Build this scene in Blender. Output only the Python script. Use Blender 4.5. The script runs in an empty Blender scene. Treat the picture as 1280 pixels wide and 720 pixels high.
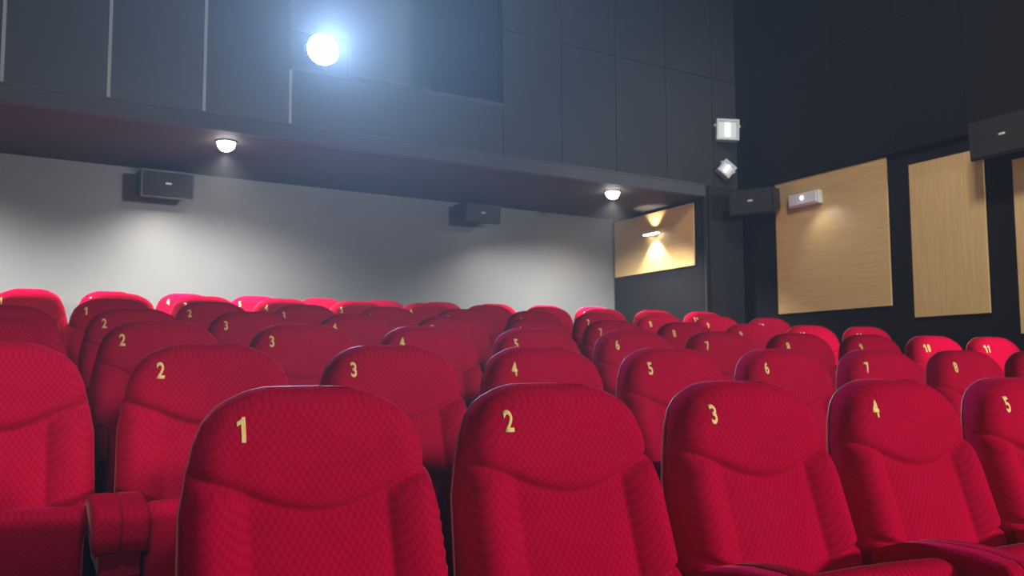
import bpy, bmesh, math, random
import numpy as np
from mathutils import Vector, Matrix, Euler

random.seed(7)
C = bpy.context.scene.collection
PI = math.pi

# ------------------------------------------------------------------ scene settings
sc = bpy.context.scene
sc.view_settings.view_transform = 'Standard'
sc.view_settings.look = 'None'
sc.view_settings.gamma = 1.0
sc.view_settings.use_curve_mapping = False
sc.view_settings.exposure = 0.0
sc.cycles.use_denoising = True
sc.cycles.max_bounces = 6
sc.cycles.volume_bounces = 0
sc.cycles.sample_clamp_indirect = 4.0

# ------------------------------------------------------------------ materials
def new_mat(name):
    m = bpy.data.materials.new(name)
    m.use_nodes = True
    nt = m.node_tree
    return m, nt, nt.nodes['Principled BSDF']

def N(nt, typ, **kw):
    n = nt.nodes.new(typ)
    for k, v in kw.items():
        if k.startswith('i_'):
            n.inputs[int(k[2:])].default_value = v
        else:
            setattr(n, k, v)
    return n

def paint(name, col, rough, bump=0.02, scale=60, spec=0.5, var=0.12):
    m, nt, b = new_mat(name)
    tc = N(nt, 'ShaderNodeTexCoord')
    no = N(nt, 'ShaderNodeTexNoise'); no.inputs['Scale'].default_value = scale
    no2 = N(nt, 'ShaderNodeTexNoise'); no2.inputs['Scale'].default_value = 1.7; no2.inputs['Detail'].default_value = 5
    mix = N(nt, 'ShaderNodeMix', data_type='RGBA')
    mix.inputs[6].default_value = (*[c * (1 - var) for c in col], 1)
    mix.inputs[7].default_value = (*[c * (1 + var) for c in col], 1)
    bp = N(nt, 'ShaderNodeBump'); bp.inputs['Strength'].default_value = bump; bp.inputs['Distance'].default_value = 0.01
    L = nt.links.new
    L(tc.outputs['Object'], no.inputs['Vector']); L(tc.outputs['Object'], no2.inputs['Vector'])
    L(no2.outputs[0], mix.inputs[0]); L(mix.outputs[2], b.inputs['Base Color'])
    L(no.outputs[0], bp.inputs['Height']); L(bp.outputs[0], b.inputs['Normal'])
    b.inputs['Roughness'].default_value = rough
    b.inputs['Specular IOR Level'].default_value = spec
    return m

def velvet(name, dark, light, sheen, tint, period=0.015, amount=1.0, rough=0.95):
    """red upholstery with a small diamond weave"""
    m, nt, b = new_mat(name)
    L = nt.links.new
    tc = N(nt, 'ShaderNodeTexCoord')
    sep = N(nt, 'ShaderNodeSeparateXYZ'); L(tc.outputs['Object'], sep.inputs[0])
    def math_(op, a, b_=None, v=None):
        n = N(nt, 'ShaderNodeMath', operation=op)
        if hasattr(a, 'is_output'): L(a, n.inputs[0])
        else: n.inputs[0].default_value = a
        if b_ is not None:
            if hasattr(b_, 'is_output'): L(b_, n.inputs[1])
            else: n.inputs[1].default_value = b_
        return n.outputs[0]
    k = 2 * PI / period
    zz = math_('SUBTRACT', sep.outputs[2], sep.outputs[1])
    s1 = math_('SINE', math_('MULTIPLY', sep.outputs[0], k))
    s2 = math_('SINE', math_('MULTIPLY', zz, k))
    w = math_('MULTIPLY', s1, s2)
    w = math_('ADD', math_('MULTIPLY', w, 0.26 * amount), 0.5)
    no = N(nt, 'ShaderNodeTexNoise'); no.inputs['Scale'].default_value = 420; no.inputs['Detail'].default_value = 3
    L(tc.outputs['Object'], no.inputs['Vector'])
    big = N(nt, 'ShaderNodeTexNoise'); big.inputs['Scale'].default_value = 9; big.inputs['Detail'].default_value = 4
    L(tc.outputs['Object'], big.inputs['Vector'])
    f = math_('ADD', math_('MULTIPLY', w, 0.62), math_('MULTIPLY', no.outputs[0], 0.38))
    f = math_('ADD', math_('MULTIPLY', f, 0.8), math_('MULTIPLY', big.outputs[0], 0.2))
    ramp = N(nt, 'ShaderNodeValToRGB')
    ramp.color_ramp.elements[0].position = 0.22; ramp.color_ramp.elements[0].color = (*dark, 1)
    ramp.color_ramp.elements[1].position = 0.78; ramp.color_ramp.elements[1].color = (*light, 1)
    L(f, ramp.inputs[0]); L(ramp.outputs[0], b.inputs['Base Color'])
    bp = N(nt, 'ShaderNodeBump'); bp.inputs['Strength'].default_value = 0.22; bp.inputs['Distance'].default_value = 0.002
    L(f, bp.inputs['Height']); L(bp.outputs[0], b.inputs['Normal'])
    b.inputs['Roughness'].default_value = rough
    b.inputs['Specular IOR Level'].default_value = 0.0; b.inputs['IOR'].default_value = 1.03
    b.inputs['Sheen Weight'].default_value = sheen
    b.inputs['Sheen Roughness'].default_value = 0.24
    b.inputs['Sheen Tint'].default_value = (*tint, 1)
    return m

def wood(name, axis):
    m, nt, b = new_mat(name)
    L = nt.links.new
    tc = N(nt, 'ShaderNodeTexCoord')
    mp = N(nt, 'ShaderNodeMapping'); L(tc.outputs['Object'], mp.inputs[0])
    s = [26.0, 26.0, 26.0]; s[axis] = 1.2
    mp.inputs['Scale'].default_value = s
    n1 = N(nt, 'ShaderNodeTexNoise'); n1.inputs['Scale'].default_value = 2.2; n1.inputs['Detail'].default_value = 8; n1.inputs['Distortion'].default_value = 0.6
    L(mp.outputs[0], n1.inputs['Vector'])
    r = N(nt, 'ShaderNodeValToRGB')
    r.color_ramp.elements[0].position = 0.25; r.color_ramp.elements[0].color = (0.55, 0.37, 0.150, 1)
    r.color_ramp.elements[1].position = 0.8; r.color_ramp.elements[1].color = (0.68, 0.475, 0.212, 1)
    L(n1.outputs[0], r.inputs[0]); L(r.outputs[0], b.inputs['Base Color'])
    bp = N(nt, 'ShaderNodeBump'); bp.inputs['Strength'].default_value = 0.05; bp.inputs['Distance'].default_value = 0.003
    L(n1.outputs[0], bp.inputs['Height']); L(bp.outputs[0], b.inputs['Normal'])
    b.inputs['Roughness'].default_value = 0.42
    return m

def glow(name, col, strength):
    m, nt, b = new_mat(name)
    b.inputs['Base Color'].default_value = (*[min(1, c) * 0.8 for c in col], 1)
    b.inputs['Emission Color'].default_value = (*col, 1)
    b.inputs['Emission Strength'].default_value = strength
    return m

M = {}
M['velvet'] = velvet('crimson_velvet', (0.25, 0.0010, 0.017), (0.60, 0.0024, 0.046), 0.075, (1.0, 0.36, 0.40))
M['velvet_dark'] = velvet('dark_red_velvet', (0.13, 0.003, 0.014), (0.22, 0.006, 0.028), 0.15, (1.0, 0.5, 0.5))
M['piping'] = paint('faded_pink_piping', (0.50, 0.085, 0.10), 0.6, 0.05, 200)
M['shell'] = paint('black_red_shell', (0.022, 0.003, 0.006), 0.8, 0.05, 120, 0.1)
M['stand'] = paint('black_metal', (0.012, 0.012, 0.013), 0.45, 0.03, 150)
M['gold'] = paint('gold_thread', (0.95, 0.66, 0.22), 0.5, 0.15, 900)
M['wall'] = paint('dark_grey_paint', (0.038, 0.040, 0.045), 0.42, 0.04, 90)
M['wall_back'] = paint('lit_satin_paint', (0.150, 0.158, 0.166), 0.36, 0.05, 60)  # same dark paint as the walls, strong light put into its lighter grey
M['wall_dark'] = paint('charcoal_paint', (0.0095, 0.0095, 0.0105), 0.5, 0.04, 90, 0.14)
M['pier'] = paint('pier_paint', (0.019, 0.0185, 0.0195), 0.5, 0.04, 90, 0.4)
M['gap'] = paint('black_joint', (0.006, 0.006, 0.0065), 0.8)
M['soffit'] = paint('dark_brown_soffit', (0.060, 0.048, 0.044), 0.75, 0.03, 50, 0.12)
M['fascia'] = paint('grey_fascia', (0.090, 0.089, 0.096), 0.75, 0.03, 80, 0.12)
M['batten'] = paint('pale_metal_strip', (0.42, 0.45, 0.48), 0.35, 0.02, 80)
M['floor'] = paint('dark_carpet', (0.020, 0.016, 0.018), 0.95, 0.3, 300)
M['wood_h'] = wood('beech_veneer_horizontal', 1)
M['wood_v'] = wood('beech_veneer_vertical', 2)
M['panel_edge'] = paint('black_panel_edge', (0.01, 0.01, 0.01), 0.6)
M['speaker'] = paint('black_speaker_box', (0.014, 0.014, 0.015), 0.4, 0.05, 150, 0.35)
M['grille'] = paint('black_speaker_grille', (0.026, 0.026, 0.026), 0.4, 0.3, 500, 0.25)
M['badge'] = paint('silver_badge', (0.55, 0.55, 0.55), 0.3)
M['white_plastic'] = paint('white_plastic', (0.66, 0.66, 0.64), 0.4, 0.03, 100)
M['white_metal'] = paint('pale_lamp_housing', (0.62, 0.65, 0.66), 0.35, 0.03, 100)
M['reflector'] = glow('floodlight_reflector', (0.80, 0.88, 0.90), 0.10)
M['tube'] = glow('floodlight_tube', (0.95, 1.0, 1.0), 1.0)
M['lamp'] = glow('downlight_bulb', (1.0, 0.97, 0.9), 40)
M['sconce_glow'] = glow('sconce_glass', (1.0, 0.93, 0.8), 14)
M['proj_glow'] = glow('projector_lens_glow', (0.82, 0.9, 1.0), 90)
M['led'] = glow('indicator_led', (0.8, 0.9, 1.0), 8)
M['proj'] = paint('projector_casing', (0.03, 0.03, 0.033), 0.5)
M['alu'] = paint('brushed_ring', (0.4, 0.4, 0.4), 0.3)
M['diffuser'] = paint('frosted_cover', (0.72, 0.72, 0.74), 0.3)

# ------------------------------------------------------------------ mesh helpers
def obj(name, bm, mat, parent=None, smooth=False, loc=None):
    me = bpy.data.meshes.new(name)
    bmesh.ops.recalc_face_normals(bm, faces=bm.faces[:])
    bm.to_mesh(me); bm.free()
    for mm in (mat if isinstance(mat, (list, tuple)) else [mat]):
        me.materials.append(mm)
    if smooth:
        for p in me.polygons: p.use_smooth = True
    o = bpy.data.objects.new(name, me); C.objects.link(o)
    if parent: o.parent = parent
    if loc: o.location = loc
    return o

def tag(o, label, cat, group=None):
    o['label'] = label; o['category'] = cat
    if group: o['group'] = group
    return o

def thing(name, label, cat, loc=(0, 0, 0), rot=(0, 0, 0), group=None):
    o = bpy.data.objects.new(name, None); C.objects.link(o)
    o.empty_display_size = 0.1
    o.location = loc; o.rotation_euler = rot
    return tag(o, label, cat, group)

def struct(name, bm, mat, label=None):
    o = obj(name, bm, mat); o['kind'] = 'structure'
    if label: o['label'] = label
    return o

def box(bm, x0, x1, y0, y1, z0, z1, bev=0, seg=2, warp=None, mi=0):
    vs = [bm.verts.new((x, y, z)) for x in (x0, x1) for y in (y0, y1) for z in (z0, z1)]
    q = [(0, 1, 3, 2), (4, 6, 7, 5), (0, 4, 5, 1), (2, 3, 7, 6), (0, 2, 6, 4), (1, 5, 7, 3)]
    fs = [bm.faces.new([vs[i] for i in f]) for f in q]
    for f in fs: f.material_index = mi
    if bev:
        es = list({e for f in fs for e in f.edges})
        r = bmesh.ops.bevel(bm, geom=es, offset=bev, segments=seg, affect='EDGES', profile=0.5)
        for f in r['faces']: f.material_index = mi
        vs = list({v for f in r['faces'] for v in f.verts} | {v for v in vs if v.is_valid})
    if warp:
        for v in vs: v.co = warp(v.co)
    return vs

def cyl(bm, p, q, r0, r1=None, n=24, caps=True):
    r1 = r0 if r1 is None else r1
    p = Vector(p); q = Vector(q); d = (q - p).normalized()
    a = d.orthogonal().normalized(); b = d.cross(a)
    A = [bm.verts.new(p + r0 * (math.cos(2 * PI * i / n) * a + math.sin(2 * PI * i / n) * b)) for i in range(n)]
    B = [bm.verts.new(q + r1 * (math.cos(2 * PI * i / n) * a + math.sin(2 * PI * i / n) * b)) for i in range(n)]
    for i in range(n):
        bm.faces.new((A[i], A[(i + 1) % n], B[(i + 1) % n], B[i]))
    if caps:
        bm.faces.new(A[::-1]); bm.faces.new(B)

def dome(bm, c, r, n=20, m=8, axis='-z', frac=0.5):
    """part of a sphere around c, opening opposite to axis"""
    rows = []
    for j in range(m + 1):
        t = frac * PI * j / m
        ring = []
        for i in range(n if j else 1):
            a = 2 * PI * i / n
            v = Vector((r * math.sin(t) * math.cos(a), r * math.sin(t) * math.sin(a), -r * math.cos(t)))
            if axis == '-y': v = Vector((v.x, v.z, v.y))
            ring.append(bm.verts.new(Vector(c) + v))
        rows.append(ring)
    for i in range(n):
        bm.faces.new((rows[0][0], rows[1][(i + 1) % n], rows[1][i]))
    for j in range(1, m):
        for i in range(n):
            bm.faces.new((rows[j][i], rows[j][(i + 1) % n], rows[j + 1][(i + 1) % n], rows[j + 1][i]))

# ------------------------------------------------------------------ the room
K = 0.095                                   # the rear walls run slightly askew to the seat rows
def front_y(x): return 7.35 - K * (6.10 - x)
def back_y(x): return 9.00 - K * (6.10 - x)
def on_front(co): return Vector((co.x, co.y + front_y(co.x), co.z))
def on_back(co): return Vector((co.x, co.y + back_y(co.x), co.z))

XL, XR, XU, XREC = -4.2, 6.63, 6.57, 6.075
Z_SOFFIT, CEIL = 2.82, 5.6
ROWS = [  # x of the numeral on seat 1, y, z of numerals (eye = 0), first, last seat
    ('front row', 0.354, 1.738, -0.108, 1, 5),
    ('second row from the front', -0.225, 2.701, 0.002, 1, 9),
    ('third row from the front', -0.243, 3.691, 0.116, 1, 11),
    ('fourth row from the front', -0.241, 4.677, 0.223, 1, 11),
    ('fifth row from the front', 0.278, 5.634, 0.336, 1, 10),
    ('sixth row from the front', -0.163, 6.592, 0.443, 1, 11),
    ('seventh and rearmost row', -0.697, 7.607, 0.536, 2, 11),
]
EYE = 1.06
ZTOP = 1.02
def row_y(r): return r[2] + 0.03
DNUM, XNUM = 0.071, -0.142                  # where the numeral sits on a backrest
def row_floor(r): return EYE + r[3] + DNUM - ZTOP

# stepped floor
bm = bmesh.new()
edges = [-6.0] + [row_y(r) - 0.62 for r in ROWS[1:]] + [9.2]
for i, r in enumerate(ROWS):
    box(bm, XL, XR, edges[i], edges[i + 1], -0.4, row_floor(r))
struct('floor', bm, M['floor'])

bm = bmesh.new(); box(bm, XL, XR + 0.2, -6.2, 9.3, CEIL, CEIL + 0.15); struct('ceiling', bm, M['wall_dark'])
bm = bmesh.new(); box(bm, XL - 0.15, XL, -6.2, 9.3, -0.4, CEIL); struct('wall_left', bm, M['wall'])
bm = bmesh.new(); box(bm, XL - 0.15, XR + 0.2, -6.2, -6.0, -0.4, CEIL); struct('wall_front', bm, M['wall'])

# rear wall (also closes the projection booth above)
bm = bmesh.new(); box(bm, XL, XREC + 0.06, 0, 0.15, -0.4, CEIL, warp=on_back); struct('wall_back', bm, M['wall_back'])

# recess end wall and the pier beside it
bm = bmesh.new()
box(bm, XREC, XREC + 0.08, 7.36, 9.05, -0.4, Z_SOFFIT + 0.1)
struct('wall_recess', bm, M['wall_dark'])
bm = bmesh.new()
box(bm, XREC, XREC + 0.025, front_y(XREC) - 0.012, front_y(XREC) + 0.02, -0.4, Z_SOFFIT)
box(bm, XREC + 0.025, 6.60, front_y(6.3) - 0.004, front_y(6.3) + 0.10, -0.4, 2.94)
struct('wall_pier', bm, M['pier'])

# soffit under the booth
bm = bmesh.new()
for x0, x1 in ((XL, 1.0), (1.0, XREC)):
    vs = [bm.verts.new((x, y, z)) for x in (x0, x1) for y in (front_y(x), back_y(x) + 0.02) for z in (Z_SOFFIT, Z_SOFFIT + 0.12)]
    for f in [(0, 1, 3, 2), (4, 6, 7, 5), (0, 4, 5, 1), (2, 3, 7, 6), (0, 2, 6, 4), (1, 5, 7, 3)]:
        bm.faces.new([vs[i] for i in f])
struct('ceiling_soffit', bm, M['soffit'])

# booth front: cladding panels on a black backing, with an open projection port
seams = [-0.22 + 0.6445 * i for i in range(-6, 11)] + [6.61]
PORT_X0, PORT_X1, PORT_Z0, PORT_Z1 = seams[9], seams[12], 3.41, 4.95
bm = bmesh.new()
G = 0.004
for i in range(len(seams) - 1):
    a, b = seams[i], seams[i + 1]
    port = 9 <= i < 12
    spans = [(2.94, PORT_Z0), (PORT_Z1, CEIL)] if port else [(2.94, 4.085 - G), (4.085 + G, CEIL)]
    for z0, z1 in spans:
        box(bm, a + (0 if port and i > 9 else G), b - (0 if port and i < 11 else G), 0, 0.02, z0, z1, warp=on_front)
    for z0, z1 in ([(2.94, PORT_Z0 - 0.01), (PORT_Z1 + 0.01, CEIL)] if port else [(2.94, CEIL)]):
        box(bm, a, b, 0.021, 0.10, z0, z1, warp=on_front, mi=1)
struct('wall_booth', bm, [M['wall'], M['gap']])
# booth interior side walls
bm = bmesh.new()
box(bm, PORT_X1, PORT_X1 + 0.06, front_y(PORT_X1) + 0.1, back_y(PORT_X1), 2.94, CEIL)
box(bm, PORT_X0 - 0.9, PORT_X0 - 0.84, front_y(PORT_X0) + 0.0, back_y(PORT_X0 - .9), 2.94, CEIL)
struct('wall_booth_inner', bm, M['wall'])
# sill of the port
bm = bmesh.new(); box(bm, PORT_X0, PORT_X1, -0.006, 0.34, PORT_Z0 - 0.035, PORT_Z0, warp=on_front)
struct('trim_1', bm, M['fascia'])
# fascia band at the foot of the booth
bm = bmesh.new()
for a, b in ((XL, 1.0), (1.0, 6.085)):
    box(bm, a, b, -0.022, 0.06, Z_SOFFIT - 0.002, 2.925, warp=on_front)
    box(bm, a, b, -0.030, 0.06, 2.925, 2.942, warp=on_front)
struct('trim_2', bm, M['fascia'])
# pale cover strips on the left-hand joints
for n_, i in enumerate((6, 7, 8, 9)):
    bm = bmesh.new(); x = seams[i]
    box(bm, x - 0.011, x + 0.011, -0.008, 0.004, 2.942, PORT_Z0 - 0.04 if i == 9 else CEIL, warp=on_front)
    struct('trim_%d' % (3 + n_), bm, M['batten'])

# right-hand wall: lower part, and the cladding above it
bm = bmesh.new(); box(bm, XR, XR + 0.2, -6.2, 7.6, -0.4, CEIL); struct('wall_right', bm, M['wall_dark'])
bm = bmesh.new()
ys = [7.40] + [6.73 - 0.672 * i for i in range(0, 20)]
for i in range(len(ys) - 1):
    for z0, z1 in ((2.915, 4.085 - 0.003), (4.085 + 0.003, CEIL)):
        box(bm, XU, XU + 0.02, ys[i + 1] + 0.003, ys[i] - (0.003 if i else 0), z0, z1)
    box(bm, XU + 0.021, XR, ys[i + 1], ys[i], 2.915, CEIL, mi=1)
struct('wall_right_upper', bm, [M['wall_dark'], M['gap']])

# ------------------------------------------------------------------ acoustic wood panels
def panel(label, y0, y1, z0, z1, mat, xf, depth=0.03):
    t = thing('wood_panel', label, 'wall panel', (xf + depth, (y0 + y1) / 2, z0), group='beech panels on the side walls')
    hy = (y1 - y0) / 2
    bm = bmesh.new(); box(bm, -depth, -depth + 0.014, -hy, hy, 0, z1 - z0, 0.002)
    obj('veneer_board', bm, mat, t)
    bm = bmesh.new(); box(bm, -depth + 0.0145, 0, -hy + 0.012, hy - 0.012, 0.012, z1 - z0 - 0.012)
    obj('backing_frame', bm, M['panel_edge'], t)
    return t
panel('wide beech wall panel holding the small white emergency light', 5.52, 6.88, 1.597, 2.905, M['wood_h'], 6.60)
panel('tall narrow beech wall panel partly covered by a black speaker above', 4.60, 5.29, 1.483, 2.785, M['wood_v'], 6.60)
panel('beech wall panel cut off by the right picture edge, under the large speaker', 3.66, 4.36, 1.313, 2.64, M['wood_v'], 6.60)
panel('small low beech panel in the recess under the booth, lit by a wall lamp', 7.49, 8.945, 2.125, 2.777, M['wood_h'], 6.05, 0.025)

# ------------------------------------------------------------------ lamps in the soffit
def spot(name, loc, target, power, angle, blend, col, size=0.04):
    l = bpy.data.lights.new(name, 'SPOT'); l.energy = power; l.spot_size = math.radians(angle); l.spot_blend = blend
    l.color = col; l.shadow_soft_size = size
    o = bpy.data.objects.new(name, l); C.objects.link(o); o.location = loc
    o.rotation_euler = (Vector(target) - Vector(loc)).to_track_quat('-Z', 'Y').to_euler()
    return o
WARM = (1.0, 0.95, 0.86)
def downlight(x, y, label):
    t = thing('downlight', label, 'ceiling light', (x, y, Z_SOFFIT), group='downlights in the soffit')
    bm = bmesh.new(); cyl(bm, (0, 0, -0.012), (0, 0, 0), 0.078, 0.084); obj('rim', bm, M['stand'], t)
    bm = bmesh.new(); dome(bm, (0, 0, -0.012), 0.068); obj('bulb', bm, M['lamp'], t, True)
downlight(1.29, 7.19, 'glowing round downlight in the soffit, near the left black speaker')
downlight(5.08, 7.53, 'glowing round downlight in the soffit, near the small beech panel')

# ------------------------------------------------------------------ wall lamp in the recess
t = thing('wall_lamp', 'small glowing wall lamp on the beech panel in the recess', 'wall lamp', (6.05, 8.14, 2.545))
bm = bmesh.new(); box(bm, -0.035, 0.0, -0.05, 0.05, -0.03, 0.03, 0.006); obj('bracket', bm, M['white_metal'], t)
bm = bmesh.new(); box(bm, -0.085, -0.036, -0.13, 0.13, -0.012, 0.012, 0.004); obj('lamp_shade', bm, M['white_metal'], t)
bm = bmesh.new(); box(bm, -0.08, -0.04, -0.12, 0.12, -0.02, -0.0125, 0.002); obj('lamp_glass', bm, M['sconce_glow'], t)

# ------------------------------------------------------------------ loudspeakers
def speaker(label, loc, rot, w=0.44, h=0.24, d=0.24, reach=0.07):
    """box with a sloping underside; front towards -y, hung from a bracket at its back"""
    t = thing('loudspeaker', label, 'speaker', loc, rot, 'black wall speakers')
    bm = bmesh.new()
    prof = [(-d / 2, -h / 2), (d / 2, -h / 2 + 0.05), (d / 2, h / 2 - 0.01), (-d / 2, h / 2)]
    A = [bm.verts.new((-w / 2, y, z)) for y, z in prof]; B = [bm.verts.new((w / 2, y, z)) for y, z in prof]
    bm.faces.new(A[::-1]); bm.faces.new(B)
    for i in range(4): bm.faces.new((A[i], A[(i + 1) % 4], B[(i + 1) % 4], B[i]))
    bmesh.ops.bevel(bm, geom=bm.edges[:], offset=0.006, segments=2, affect='EDGES')
    obj('cabinet', bm, M['speaker'], t)
    bm = bmesh.new(); box(bm, -w / 2 + 0.018, w / 2 - 0.018, -d / 2 - 0.012, -d / 2 - 0.0005, -h / 2 + 0.018, h / 2 - 0.018, 0.004)
    obj('grille', bm, M['grille'], t)
    bm = bmesh.new(); box(bm, -0.025, 0.025, -d / 2 - 0.016, -d / 2 - 0.0125, 0.0, 0.016, 0.002)
    obj('badge', bm, M['badge'], t)
    bm = bmesh.new()
    box(bm, -0.05, 0.05, d / 2, d / 2 + 0.01, -0.04, 0.06, 0.002); box(bm, -0.02, 0.02, d / 2 + 0.01, d / 2 + reach, 0.0, 0.04, 0.003)
    obj('bracket', bm, M['stand'], t)
    return t
az = math.atan(K)
speaker('black wall speaker under the soffit, left on the grey back wall', (0.99, back_y(1.0) - 0.205, 2.645), (math.radians(4), 0, az))
speaker('black wall speaker under the soffit, right on the grey back wall', (4.10, back_y(4.1) - 0.205, 2.675), (math.radians(4), 0, az), 0.44, 0.20)
speaker('black speaker in the corner between the pier and the wide beech panel', (6.37, 6.93, 2.715), (math.radians(5), 0, -1.05), 0.45, 0.26, 0.24, 0.175)
speaker('large black speaker high on the right wall above the narrow beech panel', (6.42, 4.22, 2.775), (math.radians(3), 0, -PI / 2 + 0.0), 0.56, 0.30, 0.24)

# ------------------------------------------------------------------ floodlights on the booth front
def flood(label, loc, rot, w, h):
    t = thing('floodlight', label, 'floodlight', loc, rot, 'floodlights beside the booth corner')
    f = 0.022
    bm = bmesh.new()
    box(bm, -w / 2, w / 2, 0.02, 0.07, -h / 2, h / 2, 0.006)
    for a in ((-w / 2, -w / 2 + f, -h / 2, h / 2), (w / 2 - f, w / 2, -h / 2, h / 2), (-w / 2 + f, w / 2 - f, -h / 2, -h / 2 + f), (-w / 2 + f, w / 2 - f, h / 2 - f, h / 2)):
        box(bm, a[0], a[1], -0.02, 0.02, a[2], a[3], 0.003)
    obj('housing', bm, M['white_metal'], t)
    bm = bmesh.new(); box(bm, -w / 2 + f, w / 2 - f, 0.008, 0.0195, -h / 2 + f, h / 2 - f); obj('reflector', bm, M['reflector'], t)
    bm = bmesh.new(); box(bm, -w * 0.11, w * 0.11, -0.012, 0.0075, -h * 0.32, h * 0.32, 0.008, 3); obj('tube', bm, M['tube'], t)
    for sx in (-1, 1):
        bm = bmesh.new()
        cyl(bm, (sx * w / 2, 0.02, h * 0.22), (sx * (w / 2 + 0.018), 0.02, h * 0.22), 0.014, n=14)
        box(bm, sx * (w / 2 + 0.012) - 0.004, sx * (w / 2 + 0.012) + 0.004, 0.02, 0.115, h * 0.22 - 0.012, h * 0.22 + 0.012)
        obj('mounting_arm', bm, M['white_metal'], t)
flood('square white floodlight high on the booth front, upright above the tilted one', (6.32, 7.24, 3.52), (math.radians(-4), math.radians(3), -0.45), 0.235, 0.225)
t = flood('smaller white floodlight hung diagonally below the square one', (6.305, 7.25, 3.11), (math.radians(-8), math.radians(40), -0.4), 0.15, 0.155)

# ------------------------------------------------------------------ emergency light
t = thing('emergency_light', 'small white emergency light box on the wide beech panel', 'emergency light', (6.6005, 6.45, 2.68))
bm = bmesh.new(); box(bm, -0.06, 0.0, -0.20, 0.20, -0.066, 0.066, 0.012, 3); obj('casing', bm, M['white_plastic'], t)
bm = bmesh.new(); box(bm, -0.072, -0.0605, -0.175, 0.175, -0.048, 0.048, 0.004, 2); obj('diffuser', bm, M['diffuser'], t)
bm = bmesh.new(); dome(bm, (0, -0.0, 0), 0.016, axis='-y', frac=0.5)
for v in bm.verts: v.co = Vector((v.co.y - 0.0725, v.co.x, v.co.z + 0.012))
obj('led', bm, M['led'], t, True)

# ------------------------------------------------------------------ projector in the booth
px, pz = 2.025, 3.65
py = front_y(px) + 0.26
t = thing('projector', 'film projector with glaring lens in the booth opening', 'projector', (px, py, PORT_Z0), (0, 0, 0))
zc = pz - PORT_Z0
bm = bmesh.new(); box(bm, -0.26, 0.26, 0.04, 0.74, zc - 0.16, zc + 0.17, 0.02, 3); obj('body', bm, M['proj'], t)
bm = bmesh.new(); cyl(bm, (0, -0.08, zc), (0, 0.05, zc), 0.135, 0.125, 36, False); cyl(bm, (0, -0.08, zc), (0, 0.0, zc), 0.128, 0.118, 36, False)
cyl(bm, (0, 0.0, zc), (0, 0.01, zc), 0.125, 0.125, 36); obj('lens_barrel', bm, M['stand'], t, False)
bm = bmesh.new(); dome(bm, (0, -0.035, zc), 0.118, 32, 8, '-y', 0.5)
for v in bm.verts: v.co.y = -0.035 + (v.co.y + 0.035) * 0.3
obj('lens', bm, M['proj_glow'], t, True)
bm = bmesh.new(); box(bm, -0.2, 0.2, 0.1, 0.68, 0.0, zc - 0.161, 0.004)
obj('pedestal', bm, M['stand'], t)

# ------------------------------------------------------------------ cinema seat
OUT_D = np.array([0.0, 0.003, 0.008, 0.022, 0.036, 0.060, 0.102, 0.166, 0.230, 0.42, 0.50, 0.62])
OUT_W = np.array([0.080, 0.102, 0.124, 0.157, 0.179, 0.201, 0.219, 0.234, 0.246, 0.250, 0.226, 0.222])
def half_w(d): return float(np.interp(d, OUT_D, OUT_W))
_o = []
for i_ in range(len(OUT_D) - 1):
    for k_ in range(24):
        f_ = k_ / 24.0
        _o.append((OUT_W[i_] * (1 - f_) + OUT_W[i_ + 1] * f_, OUT_D[i_] * (1 - f_) + OUT_D[i_ + 1] * f_))
for k_ in range(30): _o.append((OUT_W[0] * k_ / 30.0, 0.0))
_o = np.array(_o)
def edge_dist(x, d):
    return float(np.sqrt(np.min((np.abs(x) - _o[:, 0]) ** 2 + (d - _o[:, 1]) ** 2)))
CR = 0.135
def seam_d(x):
    a = abs(x)
    if a < CR: return 0.224 - 0.036 * (a / CR) ** 2
    return 0.188 - (a - CR) * 0.34
def base_y(d):
    if d < 0.15: return -0.15 * (d - 0.079)
    return -0.01065 - 0.33 * (d - 0.15) + 0.05 * max(0, d - 0.42) ** 1
def rear_y(d): return 0.078 - 0.17 * (d - 0.079)
def face_y(x, d):
    a = abs(x); w = half_w(d); y = base_y(d)
    e = edge_dist(x, d)
    R = 0.055
    y -= 0.010 * (1 - min(1, (a / 0.25)) ** 2)
    q = d - seam_d(x)
    if q < 0:
        b = 0.029 * (1 - math.exp(q / 0.014)) * (1 - 0.5 * min(1, -q / 0.2))
    elif a < CR:
        b = 0.007 * (1 - (a / CR) ** 4) * (1 - math.exp(-q / 0.014))
    else:
        t_ = min(1, (a - CR) / max(0.02, (w - CR)))
        b = 0.036 * math.sin(PI * min(1, t_ * 0.72 + 0.0)) ** 0.7 * (1 - math.exp(-q / 0.010))
        b *= 1 - 0.75 * math.exp(-((d - 0.425 + (a - CR) * 0.30) / 0.009) ** 2)
    y -= b
    if e < R:
        s = 1 - e / R
        y += 0.052 * (1 - math.sqrt(max(0, 1 - s * s)))
    return y

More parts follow.
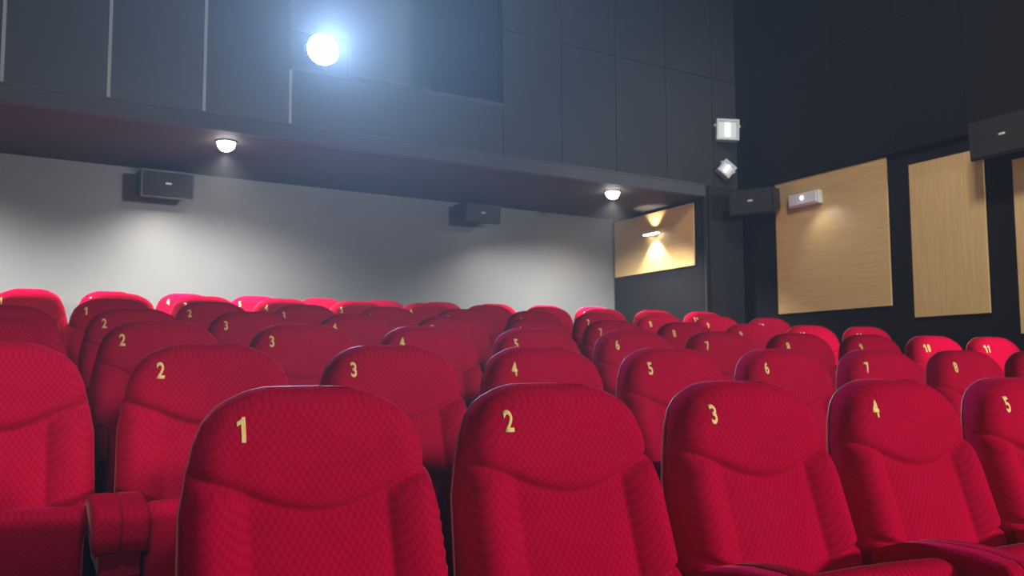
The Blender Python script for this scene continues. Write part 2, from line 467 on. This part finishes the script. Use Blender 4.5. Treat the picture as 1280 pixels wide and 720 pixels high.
NX, ND = 84, 110
def build_backrest():
    bm = bmesh.new()
    ds = [0.62 * ((j / ND) ** 1.25) for j in range(ND + 1)]
    front = []
    for d in ds:
        w = half_w(d); row = []
        for i in range(NX + 1):
            s = -1 + 2 * i / NX
            s = math.copysign(abs(s) ** 0.9, s)
            x = s * w
            crown = 0.004 * max(0.0, 1 - d / 0.03) * (1 - (x / 0.16) ** 2 if abs(x) < 0.16 else 0)
            row.append(bm.verts.new((x, face_y(x, d), ZTOP - d + crown)))
        front.append(row)
    for j in range(ND):
        for i in range(NX):
            bm.faces.new((front[j][i], front[j + 1][i], front[j + 1][i + 1], front[j][i + 1]))
    # side wall back to the shell
    per = front[0][:] + [front[j][NX] for j in range(1, ND + 1)] + front[ND][NX - 1::-1] + [front[j][0] for j in range(ND - 1, 0, -1)]
    rings = [per]
    for f in (0.35, 0.75, 1.0):
        ring = []
        for v in per:
            d = max(0.0, ZTOP - v.co.z); yr = rear_y(max(0, d))
            bulge = 0.003 * math.sin(PI * f)
            ring.append(bm.verts.new((v.co.x * (1 + bulge) * (1 - 0.026 * f * f), v.co.y + (yr - v.co.y) * f, v.co.z + bulge * max(0.0, 1 - max(0, d) / 0.06))))
        rings.append(ring)
    n = len(per)
    for a, b in zip(rings[:-1], rings[1:]):
        for i in range(n):
            bm.faces.new((a[i], a[(i + 1) % n], b[(i + 1) % n], b[i]))
    bm.faces.new(rings[-1])
    return bm

def outline(scale=1.0, step=1):
    pts = []
    dd = [0.62 * ((j / 60) ** 1.5) for j in range(61)]
    for d in dd[::-1]: pts.append((-half_w(d) * scale, d))
    for k in range(1, 8): pts.append((-half_w(0) * scale * (1 - k / 4), 0.0))
    for d in dd: pts.append((half_w(d) * scale, d))
    return pts

def build_piping():
    bm = bmesh.new(); r = 0.0034; m = 8
    pts = [Vector((x * 0.976, rear_y(d) - 0.003, ZTOP - d + 0.004 * max(0.0, 1 - d / 0.03) * max(0.0, 1 - (x / 0.16) ** 2) - 0.001)) for x, d in outline()]
    rings = []
    for i, p in enumerate(pts):
        tdir = (pts[min(i + 1, len(pts) - 1)] - pts[max(i - 1, 0)]).normalized()
        u = Vector((0, 1, 0)); v = tdir.cross(u).normalized(); u = v.cross(tdir)
        rings.append([bm.verts.new(p + r * (math.cos(2 * PI * k / m) * u + math.sin(2 * PI * k / m) * v)) for k in range(m)])
    for a, b in zip(rings[:-1], rings[1:]):
        for k in range(m): bm.faces.new((a[k], a[(k + 1) % m], b[(k + 1) % m], b[k]))
    return bm

def build_shell():
    bm = bmesh.new()
    pts = outline(0.945)
    A = [bm.verts.new((x, rear_y(d) + 0.0005, ZTOP - 0.008 - d * 0.985)) for x, d in pts]
    B = [bm.verts.new((x * 0.93, rear_y(d) + 0.016, ZTOP - 0.018 - d * 0.965)) for x, d in pts]
    n = len(pts)
    for i in range(n): bm.faces.new((A[i], A[(i + 1) % n], B[(i + 1) % n], B[i]))
    bm.faces.new(B); bm.faces.new(A[::-1])
    return bm

def build_cushion():
    """tipped-up seat: its rounded nose points up, its underside faces forward"""
    bm = bmesh.new()
    w = 0.206
    # closed profile in y-z, swept over x with rounded ends
    prof = []
    for k in range(13):
        a = PI * k / 12
        prof.append((-0.245 - 0.058 * math.cos(a), 0.605 + 0.042 * math.sin(a)))
    prof += [(-0.178, 0.52), (-0.172, 0.42), (-0.178, 0.345)]
    prof += [(-0.205, 0.325), (-0.26, 0.325), (-0.29, 0.345), (-0.302, 0.42), (-0.307, 0.52)]
    cy = sum(p[0] for p in prof) / len(prof); cz = 0.49
    secs = []
    xs = []
    for k in range(7): xs.append((-w + 0.018 * (1 - math.cos(PI / 2 * k / 6)) , math.sin(PI / 2 * k / 6)))
    for k in range(1, 16): xs.append((-w + 0.018 + (2 * w - 0.036) * k / 16, 1.0))
    for k in range(6, -1, -1): xs.append((w - 0.018 * (1 - math.cos(PI / 2 * k / 6)), math.sin(PI / 2 * k / 6)))
    for x, f in xs:
        g = 1 - 0.024 * (1 - f) / 0.06 * 0.9
        crown = -0.006 * (x / w) ** 2
        ring = []
        for (y, z) in prof:
            yy = cy + (y - cy) * (0.80 + 0.20 * f); zz = z - (z - cz) * 0.05 * (1 - f) + (crown if z > 0.55 else 0)
            ring.append(bm.verts.new((x, yy - 0.40 * (zz - 0.33), zz - 0.002)))
        secs.append(ring)
    n = len(prof)
    for a, b in zip(secs[:-1], secs[1:]):
        for i in range(n): bm.faces.new((a[i], a[(i + 1) % n], b[(i + 1) % n], b[i]))
    bm.faces.new(secs[0]); bm.faces.new(secs[-1][::-1])
    return bm

# arm rest, seen from the side: (y, z) of the pad top, arched
ARM_TOP = [(-0.155, 0.616), (-0.19, 0.634), (-0.24, 0.650), (-0.30, 0.658), (-0.37, 0.660), (-0.43, 0.658), (-0.475, 0.650)]
def build_arm_pad():
    bm = bmesh.new()
    for sx in (-1, 1):
        prof = list(ARM_TOP)
        for k in range(1, 8):                                   # rounded nose
            a = PI / 2 * k / 7
            prof.append((-0.475 - 0.045 * math.sin(a), 0.616 + 0.034 * math.cos(a)))
        prof += [(-0.518, 0.58), (-0.508, 0.555), (-0.488, 0.545), (-0.40, 0.552), (-0.28, 0.568), (-0.20, 0.575), (-0.160, 0.582)]
        n = len(prof); cy = -0.32; cz = 0.61
        secs = []
        wd = 0.058; r = 0.016
        cols = [(r * (1 - math.cos(PI / 2 * k / 5)), math.sin(PI / 2 * k / 5)) for k in range(6)]
        cols = cols + [(wd - c, f) for c, f in cols[::-1]]
        for c, f in cols:
            x = sx * (0.0004 + c); k = (1 - f) * (0.45 if c < 0.03 else 1.0)
            ring = []
            for y, z in prof:
                yy = y + (r * 0.8 * k if y < -0.44 else (-r * 0.3 * k if y > -0.17 else 0))
                zz = z - (r * 0.75 * k if z > 0.60 else -r * 0.4 * k)
                ring.append(bm.verts.new((x, yy, zz)))
            secs.append(ring)
        for a, b in zip(secs[:-1], secs[1:]):
            for i in range(n): bm.faces.new((a[i], a[(i + 1) % n], b[(i + 1) % n], b[i]))
        bm.faces.new(secs[0]); bm.faces.new(secs[-1][::-1])
    return bm

def build_arm_block():
    bm = bmesh.new(); box(bm, -0.043, 0.043, -0.49, -0.20, 0.490, 0.552, 0.008, 2)
    return bm
def build_stand():
    bm = bmesh.new()
    box(bm, -0.020, 0.020, -0.455, -0.03, 0.02, 0.489, 0.006, 2)
    box(bm, -0.040, 0.040, -0.47, 0.02, 0.0, 0.0195, 0.004)
    return bm
def build_cross_bar():
    bm = bmesh.new()
    cyl(bm, (-0.246, -0.10, 0.36), (0.259, -0.10, 0.36), 0.017, n=16)
    box(bm, -0.18, 0.18, -0.105, -0.02, 0.365, 0.398, 0.004)
    return bm

def shift(bm, dx):
    for v in bm.verts: v.co.x += dx
    return bm

ARM_X = 0.28
def mesh_of(name, bm, mat, smooth=True):
    me = bpy.data.meshes.new(name); bmesh.ops.recalc_face_normals(bm, faces=bm.faces[:])
    bm.to_mesh(me); bm.free(); me.materials.append(mat)
    if smooth:
        for p in me.polygons: p.use_smooth = True
    return me

SEAT = {
    'backrest': mesh_of('backrest', build_backrest(), M['velvet']),
    'piping': mesh_of('piping', build_piping(), M['piping']),
    'back_shell': mesh_of('back_shell', build_shell(), M['shell'], False),
    'seat_cushion': mesh_of('seat_cushion', build_cushion(), M['velvet']),
    'seat_bracket': mesh_of('seat_bracket', build_cross_bar(), M['stand'], False),
    'pad': mesh_of('armrest', build_arm_pad(), M['velvet']),
    'block': mesh_of('armrest_block', build_arm_block(), M['velvet_dark'], False),
    'stand': mesh_of('stand', build_stand(), M['stand'], False),
}
for k in ('backrest', 'seat_cushion', 'pad'):
    me = SEAT[k]
    me.shade_smooth() if hasattr(me, 'shade_smooth') else None

# gold numerals, one mesh for every number, laid on the curved headrest
ONE = [(.40, 0), (.72, 0), (.72, 1), (.52, 1), (.40, .90), (.10, .80), (.10, .63), (.40, .72)]
def digit_shape(ch):
    """triangulated glyph of height 1, x centred on 0"""
    bm = bmesh.new()
    if ch == '1':
        bm.faces.new([bm.verts.new(((x - 0.50) * 0.54, y, 0)) for x, y in ONE])
        bm.normal_update()
    else:
        cu = bpy.data.curves.new('numeral', 'FONT')
        cu.body = ch; cu.size = 1.0; cu.offset = 0.028; cu.resolution_u = 6
        o = bpy.data.objects.new('numeral', cu); C.objects.link(o)
        bpy.context.view_layer.update()
        dg = bpy.context.evaluated_depsgraph_get()
        bm.from_mesh(o.evaluated_get(dg).to_mesh())
        o.evaluated_get(dg).to_mesh_clear()
        bpy.data.objects.remove(o); bpy.data.curves.remove(cu)
        xs = [v.co.x for v in bm.verts]; ys_ = [v.co.y for v in bm.verts]
        h = max(ys_) - min(ys_)
        for v in bm.verts:
            v.co = Vector(((v.co.x - (min(xs) + max(xs)) / 2) / h * 0.70, (v.co.y - min(ys_)) / h, 0))
    bmesh.ops.triangulate(bm, faces=bm.faces[:])
    bmesh.ops.subdivide_edges(bm, edges=bm.edges[:], cuts=1)
    me = bpy.data.meshes.new('glyph'); bm.to_mesh(me); bm.free()
    return me
def number_mesh(n):
    bm = bmesh.new(); txt = str(n); H = 0.046
    for i, ch in enumerate(txt):
        g = digit_shape(ch); k0 = len(bm.verts)
        bm.from_mesh(g); bm.verts.ensure_lookup_table()
        for v in bm.verts[k0:]:
            x = XNUM + (i - (len(txt) - 1) / 2) * 0.027 + v.co.x * H
            d = DNUM + (0.5 - v.co.y) * H
            v.co = Vector((x, face_y(x, d) - 0.0022, ZTOP - d))
        bpy.data.meshes.remove(g)
    r = bmesh.ops.extrude_face_region(bm, geom=bm.faces[:])
    for v in [g for g in r['geom'] if isinstance(g, bmesh.types.BMVert)]: v.co.y += 0.003
    return mesh_of('number', bm, M['gold'], False)
NUM = {n: number_mesh(n) for n in range(1, 12)}

def part(name, me, parent, dx=0.0):
    o = bpy.data.objects.new(name, me); C.objects.link(o); o.parent = parent
    o.location.x = dx
    return o

def make_seat(num, rowname, x, y, z, first):
    t = thing('cinema_seat', 'red velvet cinema seat numbered %d in the %s' % (num, rowname), 'cinema seat',
              (x, y, z), (0, 0, random.uniform(-0.005, 0.005)), 'seats of the ' + rowname)
    b = part('backrest', SEAT['backrest'], t)
    part('piping', SEAT['piping'], b)
    part('number', NUM[num], b)['label'] = 'gold seat number %d' % num
    part('back_shell', SEAT['back_shell'], t)
    part('seat_cushion', SEAT['seat_cushion'], t)
    part('seat_bracket', SEAT['seat_bracket'], t)
    for s in ((-1, 1) if first else (1,)):
        a = part('armrest', SEAT['pad'], t, s * ARM_X)
        part('armrest_block', SEAT['block'], a)
        part('stand', SEAT['stand'], t, s * ARM_X)
    return t

for r in ROWS:
    for n in range(r[4], r[5] + 1):
        make_seat(n, r[0], r[1] + 0.55 * (n - 1) - XNUM, row_y(r), row_floor(r), n == r[4])

# ------------------------------------------------------------------ light
for x, y, dx in ((1.29, 7.19, 0.05), (5.08, 7.53, 0.07), (-1.1, 6.94, 0.1)):
    spot('downlight_beam', (x, y, 2.74), (x + dx, y + 0.5, 0.6), 700, 138, 0.7, WARM)
spot('wall_lamp_beam', (5.955, 8.14, 2.52), (6.03, 8.14, 2.1), 42, 95, 0.5, (1.0, 0.9, 0.72), 0.02)
spot('wall_lamp_beam', (5.955, 8.14, 2.57), (6.03, 8.14, 2.9), 10, 95, 0.5, (1.0, 0.9, 0.72), 0.02)
spot('projector_beam', (px, py - 0.16, pz), (0.6, -6.0, 1.2), 3000, 70, 0.8, (0.34, 0.58, 1.0), 0.08)
spot('emergency_beam', (6.38, 6.30, 2.60), (6.60, 6.15, 2.1), 2.8, 120, 0.8, (0.95, 0.97, 1.0), 0.03)

def added_spot(x, y, z, tx, ty, tz, power, ang=110, size=0.12, col=(1.0, 0.95, 0.9)):  # unseen spots added to brighten the seats and the right wall
    return spot('unseen_spot', (x, y, z), (tx, ty, tz), power, ang, 0.6, col, size)
added_spot(5.2, -3.2, 2.5, 2.8, 2.5, 0.8, 1330, 100, 0.3)
added_spot(-0.8, -4.6, 2.5, 0.2, 2.5, 0.7, 300, 100, 0.3)
added_spot(-0.3, 0.2, 5.4, 0.0, 2.4, 0.65, 520, 15, 0.12)
added_spot(3.4, 2.4, 5.4, 6.6, 6.2, 2.0, 800, 64, 0.45)
added_spot(6.2, -1.5, 3.0, 5.1, 3.65, 1.12, 1500, 11, 0.05)

# faint haze in the air, so that lamps and the projector bloom
w = bpy.data.worlds.new('World'); sc.world = w; w.use_nodes = True
nt = w.node_tree
nt.nodes['Background'].inputs[0].default_value = (0.02, 0.02, 0.022, 1)
nt.nodes['Background'].inputs[1].default_value = 0.3
vs = nt.nodes.new('ShaderNodeVolumeScatter')
vs.inputs['Color'].default_value = (1, 1, 1, 1); vs.inputs['Density'].default_value = 0.0042; vs.inputs['Anisotropy'].default_value = 0.55
nt.links.new(vs.outputs[0], nt.nodes['World Output'].inputs['Volume'])

# ------------------------------------------------------------------ camera
cam = bpy.data.cameras.new('camera'); co = bpy.data.objects.new('camera', cam); C.objects.link(co)
cam.sensor_width = 36; cam.lens = 36 * 1151.9 / 1280
yaw, pit, roll = math.radians(27.664), math.radians(5.061), math.radians(-0.243)
fw = Vector((math.sin(yaw) * math.cos(pit), math.cos(yaw) * math.cos(pit), math.sin(pit)))
rt = Vector((math.cos(yaw), -math.sin(yaw), 0)); up = rt.cross(fw)
r2 = rt * math.cos(roll) + up * math.sin(roll); u2 = -rt * math.sin(roll) + up * math.cos(roll)
mw = Matrix((r2, u2, -fw)).transposed().to_4x4(); mw.translation = Vector((0, 0, EYE))
co.matrix_world = mw
cam.clip_start = 0.05
cam.dof.use_dof = True; cam.dof.focus_distance = 2.1; cam.dof.aperture_fstop = 8
sc.camera = co
